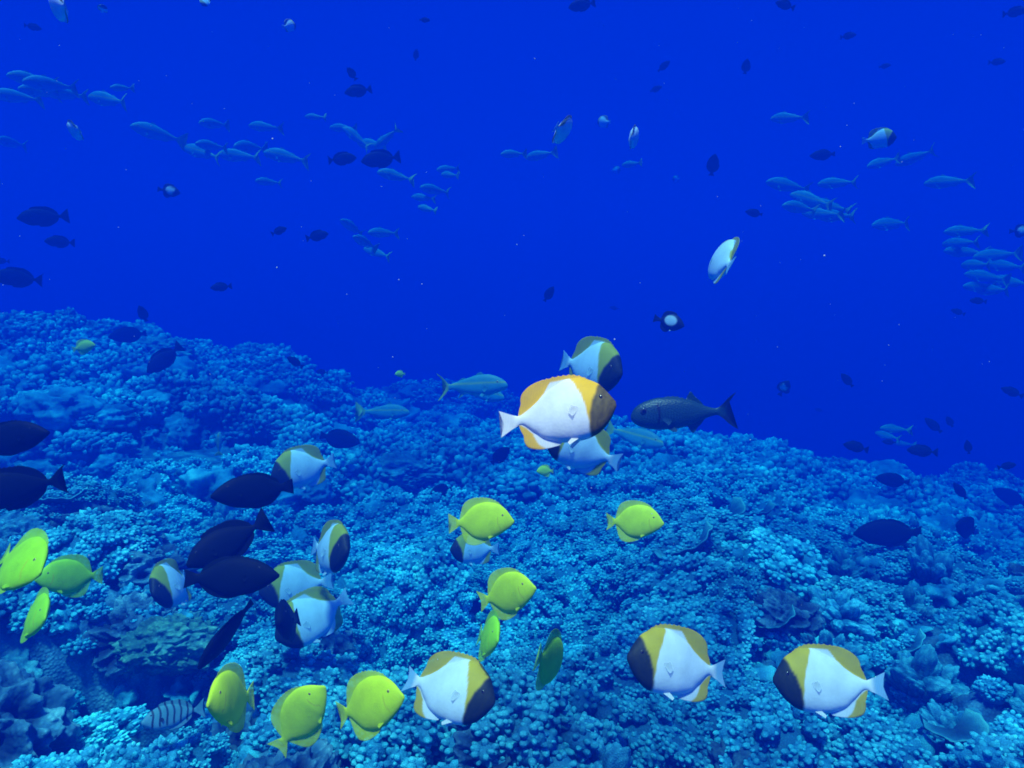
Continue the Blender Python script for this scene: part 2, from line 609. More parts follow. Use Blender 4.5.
# candidate places, nearest first
cand = []
r = np.random.default_rng(5)
y = 0.95
while y < 13.0:
    step = .155 + .012 * max(0, y - 3)
    half = y * .80 + .5
    x = -half + r.random() * step
    while x < half:
        cand.append((x + r.normal(0, step * .22), y + r.normal(0, step * .22)))
        x += step * r.uniform(.85, 1.2)
    y += step * .86
cand = np.array(cand)
cz = height(cand[:, 0], cand[:, 1], False)
bare = fbm(cand[:, 0] * .7, cand[:, 1] * .7, 2, 77)          # where corals give way to rock and sand
kinds = []
heads, rest = [], []
occl = {}
n_ind = 0
for (x, y), z, b in sorted(zip(map(tuple, cand), cz, bare), key=lambda t: t[0][1]):
    px, py, d = to_pixel(x, y, z)
    if px < -120 or px > 1150 or py > 900:
        continue
    if in_hole(x, y):
        continue
    left = px < 330 - (768 - py) * .1 and py > 520           # rocky corner at the lower left
    q = r.random()
    if left:
        if r.random() < .30:
            continue
        kind = 'rock' if q < .42 else 'finger' if q < .56 else 'lobe' if q < .60 else 'cauli'
    elif px > 770 and py > 590:
        kind = 'finger' if q < .62 else 'cauli' if q < .90 else 'rock'
    elif px < 420 and 400 < py < 540 and b > -.05:
        kind = 'lobe' if q < .14 else 'cauli' if q < .80 else 'rock'
    else:
        kind = 'cauli' if q < .90 else 'lobe' if q < .915 else 'finger' if q < .95 else 'plate' if q < .952 else 'rock'
    if b < -.32 and r.random() < .5:
        continue
    if n_ind < 285 and -60 < px < 1084 and py < 830:
        heads.append((kind, x, y, z, px, py, d)); n_ind += 1
    else:
        rest.append((kind, x, y, z, px, py, d))


def region(px, py):
    col = 'left' if px < 300 else 'middle' if px < 680 else 'right'
    row = 'bottom' if py > 690 else 'lower' if py > 600 else 'midway'
    return row, col


REG = {('bottom', 'left'): 'along the bottom left', ('bottom', 'middle'): 'at the bottom middle',
       ('bottom', 'right'): 'along the bottom right', ('lower', 'left'): 'in the rugged hollow at the lower left',
       ('lower', 'middle'): 'in the thicket among the yellow fish', ('lower', 'right'): 'on the slope at the lower right',
       ('midway', 'left'): 'on the left, under the dark fish', ('midway', 'middle'): 'on the middle of the reef slope',
       ('midway', 'right'): 'on the right, halfway up the slope'}
LOOK = {'cauli': 'knobbly blue branching coral head', 'finger': 'blue coral clump of blunt fingers', 'lobe': 'smooth lumpy mound of blue green coral',
        'rock': 'dark pitted reef rock', 'plate': 'thin pale ruffled coral shelf'}
CATS = {'cauli': 'coral', 'finger': 'coral', 'lobe': 'coral', 'rock': 'rock', 'plate': 'plate coral'}
for kind, x, y, z, px, py, d in heads:
    me = MESH[kind][int(r.integers(len(MESH[kind])))]
    o = link(NAMES[kind], me)
    s = r.uniform(.65, 1.35) * {'rock': .85, 'lobe': .8, 'plate': .6, 'finger': .8}.get(kind, 1)
    o.location = (x, y, z + {'rock': .0, 'plate': .10, 'lobe': .0}.get(kind, .03) * s)
    qd = slope_quat(x, y, r)
    spin = Matrix.Rotation(r.uniform(0, 6.283) if kind != 'plate' else r.uniform(-2.4, -.7), 4, 'Z')
    o.rotation_mode = 'QUATERNION'
    o.rotation_quaternion = (qd.to_matrix().to_4x4() @ spin).to_quaternion()
    o.scale = (s * r.uniform(.88, 1.15), s * r.uniform(.88, 1.15), s * r.uniform(.8, 1.2))
    reg = region(px, py)
    tag(o, LOOK[kind] + ' ' + REG[reg], CATS[kind], {'rock': 'reef rocks ', 'plate': 'coral shelves '}.get(kind, kind + ' corals ').replace('cauli', 'branching').replace('lobe', 'mound') + REG[reg])

# the rest of the coral cover, one mass
VV, FF, TT, off = [], [], [], 0
for kind, x, y, z, px, py, d in rest:
    lib = cauli_mid if d < 4.0 else cauli_low
    if kind == 'rock' or kind == 'lobe':
        v, f = (ICO[5] if d < 4.5 else ICO[4])
        g_ = lumpy(v, r, 4, .2, 3) + .5 * np.abs(lumpy(v, r, 16, .16, 2)) + r.normal(0, .025, len(v))
        v = v * np.array([.115, .115, .075]) * (1 + g_)[:, None]
        t = np.clip(.25 + g_, 0, 1)
    else:
        v, f, t = lib[int(r.integers(len(lib)))]
    s = r.uniform(.7, 1.35) * (1 + .035 * max(0, d - 3))
    a = r.uniform(0, 6.283)
    ca, sa = math.cos(a), math.sin(a)
    p = v * np.array([s * r.uniform(.8, 1.2), s, s * r.uniform(.8, 1.4)])
    p = np.stack([p[:, 0] * ca - p[:, 1] * sa, p[:, 0] * sa + p[:, 1] * ca, p[:, 2]], 1)
    p = p + np.array([x, y, z + .03 * s])
    VV.append(p); FF.append(f + off); off += len(v); TT.append(t)
# small heads and rubble between the big ones
yy = 0.9
while yy < 5.2:
    st = .075 + .012 * max(0, yy - 2)
    xx = -(yy * .80 + .4)
    while xx < yy * .80 + .4:
        x, y = xx + r.normal(0, st * .3), yy + r.normal(0, st * .3)
        xx += st * r.uniform(.8, 1.3)
        if in_hole(x, y):
            continue
        z = ground(x, y)
        if r.random() < .55:
            v, f, t = cauli_low[int(r.integers(len(cauli_low)))]
            s = r.uniform(.25, .55)
        else:
            v, f = ICO[3]
            g_ = lumpy(v, r, 5, .35, 3) + r.normal(0, .05, len(v))
            v = v * np.array([.042, .034, .028]) * (1 + g_)[:, None]
            t = np.clip(.35 + g_ * .8, 0, 1)
            s = r.uniform(.5, 1.3)
        a = r.uniform(0, 6.283); ca, sa = math.cos(a), math.sin(a)
        p = v * s
        VV.append(np.stack([p[:, 0] * ca - p[:, 1] * sa + x, p[:, 0] * sa + p[:, 1] * ca + y, p[:, 2] + z + .008], 1))
        FF.append(f + off); off += len(v); TT.append(t)
    yy += st * .9
thicket = link('coral_thicket', tipped('coral_thicket', (np.concatenate(VV), np.concatenate(FF), np.concatenate(TT)), M_CAULI))
tag(thicket, 'countless small knobbly blue corals covering the reef up to its far crest', 'coral cover', None, 'stuff')
print('CORALS', len(heads), len(rest), 'verts', off)

# a few distinct corals
def place_coral(kind, variant, px, py, depth_guess, s, label, cat='coral', mat=None, sc=(1, 1, 1), rot=None, lift=0.03, name=None):
    # march the view ray to the relief
    d = 1.0
    while d < 12:
        p = at(px, py, d)
        if p.z <= ground(p.x, p.y):
            break
        d += .02
    me = MESH[kind][variant % len(MESH[kind])]
    if mat:
        me = me.copy(); me.materials.clear(); me.materials.append(mat)
    o = link(name or NAMES[kind], me)
    o.location = (p.x, p.y, p.z + lift * s)
    if rot: o.rotation_euler = rot
    o.scale = tuple(s * k for k in sc)
    tag(o, label, cat)
    return o


place_coral('lobe', 0, 165, 650, 2, .85, 'green brown weedy mound in the rugged hollow at the lower left', mat=M_MOSS, sc=(1.1, .9, 1.0), name='weedy_coral')
place_coral('lobe', 1, 395, 478, 4, 1.5, 'smooth grey green coral dome below the dark gap left of centre', sc=(1.2, 1, .75))
place_coral('lobe', 2, 205, 478, 4, 1.7, 'wide smooth coral dome left of the dark oval fish', sc=(1.5, 1, .8))
place_coral('lobe', 0, 160, 362, 6, 1.7, 'smooth coral dome on the left crest behind a dark fish', sc=(1, 1, .9))
place_coral('plate', 0, 757, 532, 3, .75, 'pale cup shaped coral shelf on the right slope', 'plate coral', rot=(.25, 0, -1.57), lift=.12)
place_coral('plate', 1, 722, 540, 3, .95, 'broad dark coral shelf just left of the pale cup shaped one', 'plate coral', rot=(.5, .1, -1.4), lift=.10)
place_coral('plate', 2, 690, 575, 3, .95, 'rounded coral shelf above the lower right butterflyfish', 'plate coral', rot=(.55, 0, -1.7), lift=.10)
place_coral('plate', 0, 779, 640, 2, .5, 'small curved coral shelf left of the rightmost butterflyfish', 'plate coral', rot=(.5, .3, -2.0), lift=.12)
place_coral('plate', 1, 950, 757, 2, .55, 'pale ruffled coral shelf in the bottom right corner', 'plate coral', rot=(.15, .1, -1.4), lift=.12)
place_coral('plate', 2, 905, 668, 2, .55, 'ruffled coral shelf behind the tail of the rightmost butterflyfish', 'plate coral', rot=(.5, .1, -1.9), lift=.12)
place_coral('plate', 1, 65, 523, 3, .7, 'pale flat coral shelf above the two leftmost yellow fish', 'plate coral', rot=(.0, .1, -1.5), lift=.12)

# ------------------------------------------------------------------ fish
def fish_material(name, rough=.55, spec=.15, scale_bump=.08, fin_alpha=.35, sat=None):
    m, nt, b = new_mat(name)
    at_ = nt.nodes.new('ShaderNodeAttribute'); at_.attribute_name = 'Col'
    fn = nt.nodes.new('ShaderNodeAttribute'); fn.attribute_name = 'fin'
    n = noise_node(nt, 30, 4)
    r_ = ramp(nt, n.outputs[0], [(.35, (.88, .88, .88)), (.65, (1.06, 1.06, 1.06))])
    c = mixc(nt, 1.0, at_.outputs['Color'], r_.outputs[0], 'MULTIPLY')
    # fin rays
    tc = nt.nodes.new('ShaderNodeTexCoord')
    wv = nt.nodes.new('ShaderNodeTexWave')
    wv.wave_type = 'BANDS'; wv.bands_direction = 'X'
    wv.inputs['Scale'].default_value = 150
    wv.inputs['Distortion'].default_value = 1.5
    nt.links.new(tc.outputs['Object'], wv.inputs['Vector'])
    rr = ramp(nt, wv.outputs['Fac'], [(.2, (.88, .88, .88)), (.8, (1.04, 1.04, 1.04))])
    c = mixc(nt, fn.outputs['Fac'], c, mixc(nt, 1.0, c, rr.outputs[0], 'MULTIPLY'))
    nt.links.new(c, b.inputs['Base Color'])
    b.inputs['Roughness'].default_value = rough
    b.inputs['Specular IOR Level'].default_value = spec
    v = nt.nodes.new('ShaderNodeTexVoronoi'); v.inputs['Scale'].default_value = 260
    nt.links.new(tc.outputs['Object'], v.inputs['Vector'])
    bp = nt.nodes.new('ShaderNodeBump'); bp.inputs['Strength'].default_value = scale_bump; bp.inputs['Distance'].default_value = .0012
    nt.links.new(v.outputs['Distance'], bp.inputs['Height'])
    nt.links.new(bp.outputs[0], b.inputs['Normal'])
    ma = nt.nodes.new('ShaderNodeMath'); ma.operation = 'MULTIPLY'; ma.inputs[1].default_value = -fin_alpha
    nt.links.new(fn.outputs['Fac'], ma.inputs[0])
    mb = nt.nodes.new('ShaderNodeMath'); mb.operation = 'ADD'; mb.inputs[1].default_value = 1.0
    nt.links.new(ma.outputs[0], mb.inputs[0])
    nt.links.new(mb.outputs[0], b.inputs['Alpha'])
    return m


M_EYE, _nt, _b = new_mat('fish_eye')
_at = _nt.nodes.new('ShaderNodeAttribute'); _at.attribute_name = 'Col'
_nt.links.new(_at.outputs['Color'], _b.inputs['Base Color'])
_b.inputs['Roughness'].default_value = .15


def smooth_interp(s, xs, ys):
    xs, ys = np.array(xs, float), np.array(ys, float)
    # monotone cubic (Fritsch-Carlson)
    h = np.diff(xs); dlt = np.diff(ys) / h
    m = np.zeros(len(xs))
    m[0], m[-1] = dlt[0], dlt[-1]
    for i in range(1, len(xs) - 1):
        if dlt[i - 1] * dlt[i] > 0:
            w1, w2 = 2 * h[i] + h[i - 1], h[i] + 2 * h[i - 1]
            m[i] = (w1 + w2) / (w1 / dlt[i - 1] + w2 / dlt[i])
    k = np.clip(np.searchsorted(xs, s, 'right') - 1, 0, len(xs) - 2)
    t = (s - xs[k]) / h[k]
    return ((2 * t ** 3 - 3 * t ** 2 + 1) * ys[k] + (t ** 3 - 2 * t ** 2 + t) * h[k] * m[k]
            + (-2 * t ** 3 + 3 * t ** 2) * ys[k + 1] + (t ** 3 - t ** 2) * h[k] * m[k + 1])


def sstep(a, b, x):
    t = np.clip((x - a) / (b - a), 0, 1)
    return t * t * (3 - 2 * t)


def lerp(a, b, t):
    return np.asarray(a, float) * (1 - t)[:, None] + np.asarray(b, float) * t[:, None]


SP = {}
# every profile is in body lengths, s = 0 at the snout and 1 at the tail tips
SP['butter'] = dict(
    L=.15, tail=.83, fork=.035, mat=fish_material('butterflyfish_skin', fin_alpha=.32),
    top=([0, .025, .06, .12, .20, .28, .38, .50, .62, .73, .82, .89, 1], [.015, .055, .110, .185, .235, .268, .270, .225, .155, .085, .038, .058, .112]),
    bot=([0, .025, .06, .12, .20, .32, .45, .58, .70, .82, .89, 1], [-.025, -.065, -.115, -.175, -.222, -.245, -.240, -.20, -.125, -.038, -.058, -.112]),
    ftop=([0, .12, .18, .26, .36, .48, .60, .70, .76, .80, .825, .84, 1], [0, 0, .215, .285, .315, .320, .300, .245, .195, .135, .08, 0, 0]),
    fbot=([0, .40, .50, .60, .70, .77, .81, .83, .845, 1], [0, 0, -.255, -.265, -.240, -.185, -.115, -.065, 0, 0]),
    wid=([0, .05, .15, .30, .45, .65, .83, .9, 1], [.014, .05, .090, .122, .115, .066, .019, .006, .003]),
    eye=(.115, .045, .020), pec=(.30, -.03, .15), pelvic=(.30, .15))
SP['bright'] = dict(SP['butter'])  # same fish, with near, strong light put into its colours
SP['mid'] = dict(SP['butter'])  # same fish, with slight water haze put into its colours
SP['tang'] = dict(
    L=.16, tail=.83, fork=.05, mat=fish_material('tang_skin', fin_alpha=.5),
    top=([0, .02, .05, .10, .18, .28, .42, .55, .68, .78, .83, .9, 1], [.0, .022, .062, .125, .19, .23, .245, .22, .15, .07, .042, .075, .13]),
    bot=([0, .03, .07, .13, .20, .30, .45, .58, .70, .78, .83, .9, 1], [-.03, -.055, -.085, -.12, -.155, -.195, -.225, -.20, -.13, -.065, -.042, -.075, -.13]),
    ftop=([0, .13, .18, .26, .38, .50, .62, .70, .76, .80, .82, .83, 1], [0, 0, .20, .262, .305, .318, .300, .262, .205, .135, .08, 0, 0]),
    fbot=([0, .32, .38, .48, .60, .69, .75, .79, .815, .83, 1], [0, 0, -.215, -.268, -.290, -.270, -.215, -.145, -.08, 0, 0]),
    wid=([0, .05, .15, .30, .45, .65, .83, .9, 1], [.014, .025, .055, .075, .07, .045, .016, .006, .003]),
    eye=(.16, .07, .017), pec=(.28, -.02, .17), pelvic=(.27, .13))
SP['lime'] = dict(SP['tang'])  # dimmer green copy of the tang, shade painted into its colours
SP['durgon'] = dict(
    L=.24, tail=.86, fork=.03, mat=fish_material('dark_fish_skin', rough=.6, spec=.05, fin_alpha=0),
    top=([0, .04, .10, .18, .30, .45, .60, .72, .80, .86, .92, 1], [.01, .045, .095, .145, .19, .205, .18, .12, .075, .05, .07, .10]),
    bot=([0, .04, .10, .18, .30, .45, .60, .72, .80, .86, .92, 1], [-.02, -.05, -.09, -.135, -.18, -.20, -.175, -.12, -.075, -.05, -.07, -.10]),
    ftop=([0, .24, .34, .46, .58, .68, .76, .82, .85, 1], [0, 0, .205, .230, .222, .19, .145, .095, 0, 0]),
    fbot=([0, .36, .44, .54, .64, .74, .80, .84, .86, 1], [0, 0, -.205, -.222, -.205, -.16, -.11, -.06, 0, 0]),
    wid=([0, .05, .15, .30, .5, .7, .86, .92, 1], [.02, .04, .06, .08, .07, .045, .02, .008, .004]),
    eye=(.20, .085, .014), pec=(.30, -.01, .10), pelvic=None)
SP['surgeon'] = dict(
    L=.22, tail=.82, fork=.10, mat=SP['durgon']['mat'],
    top=([0, .03, .08, .16, .28, .42, .56, .68, .77, .82, .90, 1], [.01, .04, .09, .145, .18, .185, .15, .095, .05, .032, .075, .165]),
    bot=([0, .03, .08, .16, .28, .42, .56, .68, .77, .82, .90, 1], [-.03, -.055, -.09, -.14, -.18, -.18, -.145, -.09, -.05, -.032, -.075, -.165]),
    ftop=([0, .2, .28, .40, .55, .68, .76, .80, .82, 1], [0, 0, .22, .245, .235, .185, .125, .07, 0, 0]),
    fbot=([0, .35, .42, .55, .68, .75, .79, .81, 1], [0, 0, -.215, -.215, -.165, -.12, -.07, 0, 0]),
    wid=([0, .05, .15, .30, .5, .7, .82, .9, 1], [.02, .04, .06, .075, .06, .035, .014, .006, .003]),
    eye=(.14, .07, .015), pec=(.25, -.02, .13), pelvic=None)
SP['goat'] = dict(
    L=.32, tail=.80, fork=.135, mat=fish_material('goatfish_skin', rough=.5, spec=.25, fin_alpha=.2),
    top=([0, .03, .08, .16, .28, .42, .58, .70, .80, .88, 1], [.0, .034, .07, .105, .130, .122, .086, .055, .030, .060, .17]),
    bot=([0, .03, .08, .16, .28, .42, .58, .70, .80, .88, 1], [-.03, -.05, -.07, -.095, -.118, -.115, -.085, -.05, -.030, -.060, -.17]),
    ftop=([0, .30, .33, .36, .44, .47, .56, .58, .60, .68, .70, 1], [0, 0, .145, .165, .125, 0, 0, .095, .10, .06, 0, 0]),
    fbot=([0, .56, .58, .61, .69, .71, 1], [0, 0, -.095, -.10, -.06, 0, 0]),
    wid=([0, .05, .15, .30, .5, .7, .80, .9, 1], [.015, .035, .05, .06, .05, .025, .012, .005, .003]),
    eye=(.13, .035, .016), pec=(.26, -.03, .12), pelvic=(.27, .10))
SP['soldier'] = dict(
    L=.27, tail=.80, fork=.115, mat=fish_material('soldierfish_skin', rough=.4, spec=.4, scale_bump=.6, fin_alpha=0),
    top=([0, .03, .08, .16, .28, .42, .56, .66, .74, .80, .88, 1], [.0, .058, .098, .132, .156, .150, .118, .076, .045, .033, .06, .175]),
    bot=([0, .03, .08, .16, .28, .42, .56, .66, .74, .80, .88, 1], [-.04, -.078, -.108, -.134, -.148, -.143, -.114, -.075, -.045, -.033, -.06, -.175]),
    ftop=([0, .28, .33, .42, .50, .53, .54, .57, .60, .68, .70, 1], [0, 0, .170, .168, .142, .125, .165, .20, .16, .075, 0, 0]),
    fbot=([0, .52, .54, .57, .62, .68, .70, 1], [0, 0, -.15, -.19, -.14, -.075, 0, 0]),
    wid=([0, .05, .15, .30, .5, .7, .80, .9, 1], [.02, .045, .07, .085, .07, .035, .016, .006, .003]),
    eye=(.115, .03, .034), pec=(.28, -.05, .14), pelvic=(.30, .13))
SP['damsel'] = dict(
    L=.12, tail=.80, fork=.04, mat=fish_material('damselfish_skin', fin_alpha=.05),
    top=([0, .04, .10, .18, .30, .42, .56, .68, .80, .88, 1], [.0, .06, .13, .20, .26, .27, .22, .14, .05, .07, .13]),
    bot=([0, .04, .10, .18, .30, .42, .56, .68, .80, .88, 1], [-.02, -.07, -.12, -.18, -.24, -.25, -.21, -.13, -.05, -.07, -.13]),
    ftop=([0, .24, .32, .45, .60, .70, .77, .79, 1], [0, 0, .31, .35, .33, .25, .10, 0, 0]),
    fbot=([0, .4, .46, .56, .66, .74, .77, 1], [0, 0, -.29, -.33, -.28, -.15, 0, 0]),
    wid=([0, .05, .15, .30, .5, .7, .80, .9, 1], [.02, .05, .08, .10, .085, .045, .02, .008, .004]),
    eye=(.14, .05, .022), pec=(.30, -.02, .13), pelvic=(.3, .13))
SP['barred'] = dict(SP['surgeon'], L=.15, fork=.04, mat=fish_material('barred_fish_skin', fin_alpha=.2))


def colour(kind, s, z):
    """skin colour at body fraction s and height z, both in body lengths"""
    n = len(s)
    one = np.ones(n)
    if kind in ('butter', 'bright', 'mid'):
        W, Y, B = (.46, .76, .90), (.34, .40, .008), (.008, .020, .024)  # water haze painted into white and yellow, shade into the head
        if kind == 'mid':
            W, Y, B = (.76, .85, .90), (.60, .45, .008), (.012, .022, .022)  # less haze painted in
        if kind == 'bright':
            W, Y, B = (.92, .88, .86), (.95, .52, .008), (.10, .075, .03)  # well-lit version of the same skin
        c = lerp(W, W, one)
        wob = .003 * np.sin(z * 60)
        sf = .245 + .13 * np.clip(z / .31, 0, 1) ** 1.25 - .03 * np.clip(-z / .3, 0, 1) + wob
        sh = np.interp(z, [-.3, -.1, 0, .1, .2, .3], [.25, .215, .185, .135, .10, .08]) + wob
        rear = np.interp(s, [.47, .52, .58, .65, .72, .80, .84], [.36, .27, .185, .125, .08, .045, .038])
        front = 1 - sstep(-.007, .007, s - sf)
        back = sstep(-.007, .007, z - rear) * sstep(.45, .48, s) * (1 - sstep(.835, .845, s))
        an = np.interp(s, [.58, .64, .70, .77, .82], [-.275, -.225, -.155, -.075, -.04])
        anal = sstep(-.007, .007, an - z) * sstep(.58, .60, s) * (1 - sstep(.845, .855, s))
        c = lerp_each(c, Y, front); c = lerp_each(c, Y, back); c = lerp_each(c, Y, anal)
        c = lerp_each(c, B, 1 - sstep(-.02, .02, s - sh))
        c = lerp_each(c, Y, sstep(.268, .282, z) * (1 - sstep(.80, .83, s)))
        c = lerp_each(c, B, (1 - sstep(-.02, .02, s - sh)) * 1.0)
        if kind != 'bright':
            c = lerp_each(c, (.16, .50, .80), sstep(.86, .93, s) * .8)
        mott = .5 + .5 * np.sin(s * 90 + 3 * np.sin(z * 60)) * np.sin(z * 95)
        c = lerp_each(c, (.03, .035, .02) if kind != 'bright' else (.24, .17, .05), (1 - sstep(-.02, .01, s - sh)) * mott * .55)
        return c
    if kind in ('tang', 'lime'):
        c = lerp((.50, .86, .0005), (.66, .90, .0005), one)
        if kind == 'lime':
            c = lerp((.17, .66, .001), (.30, .78, .001), one)  # tang yellow dimmed and greened for fish in shade
        d = np.abs(np.hypot((s - .10) / 1.0, z * 1.0) - .135)
        c = lerp_each(c, (.50, .48, .01), (1 - sstep(.002, .008, d)) * (s > .2) * (z < .06) * .7)
        return c
    if kind == 'durgon':
        c = lerp((.003, .007, .016), (.004, .009, .018), one)
        return c
    if kind == 'surgeon':
        c = lerp((.003, .008, .02), (.005, .010, .022), one)
        return c
    if kind == 'goat':
        t = sstep(-.08, .08, z)
        c = lerp((.09, .47, .54), (.05, .30, .36), t)       # countershaded, belly painted paler to cancel its shade; tones muted for haze
        c = lerp_each(c, (.40, .52, .08), np.exp(-((z - .03) / .012) ** 2) * .8 * (s < .82))
        c = lerp_each(c, (.45, .60, .06), sstep(.80, .86, s))
        return c
    if kind == 'soldier':
        c = lerp((.03, .085, .10), (.012, .05, .065), sstep(-.12, .10, z))
        rows = .5 + .5 * np.sin(z * 260) * np.sin(s * 230)
        c = c * (.55 + .8 * rows[:, None])
        d = np.abs((s - .235) - .02 * np.cos(z * 14))
        c = lerp_each(c, (.012, .012, .02), (1 - sstep(.007, .016, d)) * (np.abs(z) < .10))
        c = lerp_each(c, (.02, .02, .03), sstep(.80, .84, s) * sstep(.035, .05, np.abs(z) - .0 * s) * .85)
        c = lerp_each(c, (.02, .02, .03), sstep(.19, .21, np.abs(z)) * (s > .5) * (s < .72) * .9)
        return c
    if kind == 'damsel':
        c = lerp((.015, .016, .025), (.015, .016, .025), one)
        q = np.hypot((s - .44) / .22, (z - .06) / .17)
        c = lerp_each(c, (.70, .76, .80), 1 - sstep(.75, 1.05, q))
        return c
    if kind == 'barred':
        c = lerp((.15, .40, .50), (.10, .32, .40), sstep(-.1, .1, z))
        for k, x in enumerate((.16, .27, .38, .49, .60, .71, .80)):
            c = lerp_each(c, (.03, .05, .08), (1 - sstep(.010, .022, np.abs(s - x - .01 * np.sin(z * 20)))) * sstep(-.17, -.10, z))
        return c


def lerp_each(c, b, t):
    return c * (1 - t)[:, None] + np.array(b, float)[None, :] * t[:, None]


def set_attrs(me, C, fin):
    a = me.color_attributes.new('Col', 'FLOAT_COLOR', 'POINT')
    a.data.foreach_set('color', np.c_[C, np.ones(len(C))].astype(np.float32).ravel())
    f = me.attributes.new('fin', 'FLOAT', 'POINT')
    f.data.foreach_set('value', np.asarray(fin, np.float32))


def fish_mesh(kind, bend, detail=1.0):
    sp = SP[kind]
    L = sp['L']
    ns = int(110 * detail)
    nb, nf = int(22 * detail), max(3, int(9 * detail))
    s = (1 - np.cos(np.linspace(0, math.pi, ns))) / 2 * .35 + np.linspace(0, 1, ns) * .65
    T, B = smooth_interp(s, *sp['top']), smooth_interp(s, *sp['bot'])
    FT, FB = np.maximum(smooth_interp(s, *sp['ftop']), T + 5e-4), np.minimum(smooth_interp(s, *sp['fbot']), B - 5e-4)
    W = np.maximum(smooth_interp(s, *sp['wid']), .003)
    W[0] = .008
    # scalloped, spiny leading half of the back fin
    ripple = .010 * np.abs(np.sin(s * 70)) * (FT - T > .01) * (s < .55)
    FT = FT - ripple
    rows_s, rows_z, rows_y, rows_f = [], [], [], []
    for i in range(ns):
        zc, h = (T[i] + B[i]) / 2, (T[i] - B[i]) / 2
        z, yv, fl = [], [], []
        tf = min(.0045, W[i])
        for k in range(nf):
            t = k / nf
            z.append(FB[i] * (1 - t) + B[i] * t); yv.append(tf * (.25 + .6 * t)); fl.append(1 - .4 * t if FB[i] < B[i] - .004 else 0)
        for k in range(nb):
            q = -math.cos(math.pi * k / (nb - 1))
            z.append(zc + h * q)
            yv.append(max(W[i] * max(0, 1 - q * q) ** .5, tf * .9)); fl.append(0)
        for k in range(1, nf + 1):
            t = k / nf
            z.append(T[i] * (1 - t) + FT[i] * t); yv.append(tf * (.85 - .6 * t)); fl.append(.6 + .4 * t if FT[i] > T[i] + .004 else 0)
        rows_z.append(z); rows_y.append(yv); rows_s.append([s[i]] * len(z)); rows_f.append(fl)
    Z, Y, S, FL = map(np.array, (rows_z, rows_y, rows_s, rows_f))
    m = Z.shape[1]
    tail = np.clip((S - sp['tail']) / (1 - sp['tail']), 0, 1)
    FL = np.maximum(FL, sstep(.1, .5, tail))
    zmax = np.abs(Z[-1]).max()
    X = .5 - S + sp['fork'] * tail ** 1.5 * (1 - np.clip(np.abs(Z) / zmax, 0, 1) ** 1.3)
    # rear fin lobes sweep back a little
    X = X - (.13 if kind in ('butter', 'bright', 'mid') else .05) * np.clip((np.abs(Z) - .13) / .14, 0, 1) * sstep(.45, .75, S) * (1 - sstep(.78, .84, S)) * .6
    by = lambda S_: bend * np.sign(S_ - .30) * np.abs(S_ - .30) ** 1.7
    VA = np.stack([X, Y + by(S), Z], -1)
    VB = np.stack([X, -Y + by(S), Z], -1)[:, ::-1]
    ring = np.concatenate([VA, VB], 1)                      # closed ring round the section
    k = 2 * m
    Vv = ring.reshape(-1, 3) * L
    Cs = np.concatenate([S, S[:, ::-1]], 1).ravel()
    Cz = np.concatenate([Z, Z[:, ::-1]], 1).ravel()
    Fl = np.concatenate([FL, FL[:, ::-1]], 1).ravel()
    C = colour(kind, Cs, Cz)
    faces = []
    for i in range(ns - 1):
        for j in range(k):
            j2 = (j + 1) % k
            faces.append((i * k + j, (i + 1) * k + j, (i + 1) * k + j2, i * k + j2))
    faces.append(tuple(range(k)))
    faces.append(tuple((ns - 1) * k + j for j in reversed(range(k))))
    V_all, C_all, F_all = [Vv], [C], [Fl]
    off = len(Vv)
    # pelvic fins, grown out of the belly
    if sp['pelvic'] and detail > .4:
        s0, ln = sp['pelvic']
        zb = float(smooth_interp(np.array([s0]), *sp['bot'])[0])
        for sd in (-1, 1):
            g = []
            for a in range(5):
                for b_ in range(4):
                    t, u = a / 4, b_ / 3
                    g.append((.5 - s0 - t * ln * (.8 - .25 * u) - u * .05, sd * (.018 + .035 * t), zb + .03 - t * ln * .45 + u * .035 * (1 - t) + t * u * .02))
            g = np.array(g)
            g2 = g + np.array([0, .004, 0])
            for gg, fl in ((g, False), (g2, True)):
                o0 = off
                V_all.append(gg * L); C_all.append(np.tile(colour(kind, np.array([.45]), np.array([-.05])), (20, 1))); F_all.append(np.full(20, .9)); off += 20
                for a in range(4):
                    for b_ in range(3):
                        q = (o0 + a * 4 + b_, o0 + a * 4 + b_ + 1, o0 + (a + 1) * 4 + b_ + 1, o0 + (a + 1) * 4 + b_)
                        faces.append(q if fl else q[::-1])
    me = mesh_from(kind, np.concatenate(V_all), faces, [sp['mat']])
    set_attrs(me, np.concatenate(C_all), np.concatenate(F_all))
    return me


def pec_mesh(kind):
    sp = SP[kind]
    L, ln = sp['L'], sp['pec'][2]
    g = []
    for sgn in (0, 1):
        for a in range(7):
            for b_ in range(7):
                t, u = a / 6, b_ / 6 - .5
                ang = u * 1.1
                rad = ln * .58 * t * (1 - .25 * abs(u) * 2 * t)
                g.append((-rad * math.cos(ang), .006 * t + .008 * t * t + .003 * sgn, rad * math.sin(ang) - .25 * rad + u * .02))
    g = np.array(g) * L
    faces = []
    for sgn in (0, 1):
        for a in range(6):
            for b_ in range(6):
                q = (sgn * 49 + a * 7 + b_, sgn * 49 + a * 7 + b_ + 1, sgn * 49 + (a + 1) * 7 + b_ + 1, sgn * 49 + (a + 1) * 7 + b_)
                faces.append(q if sgn else q[::-1])
    me = mesh_from(kind + '_pectoral', g, faces, [sp['mat']])
    c = colour(kind, np.array([.38]), np.array([-.03]))
    set_attrs(me, np.tile(c, (98, 1)), np.full(98, 1.9))
    return me


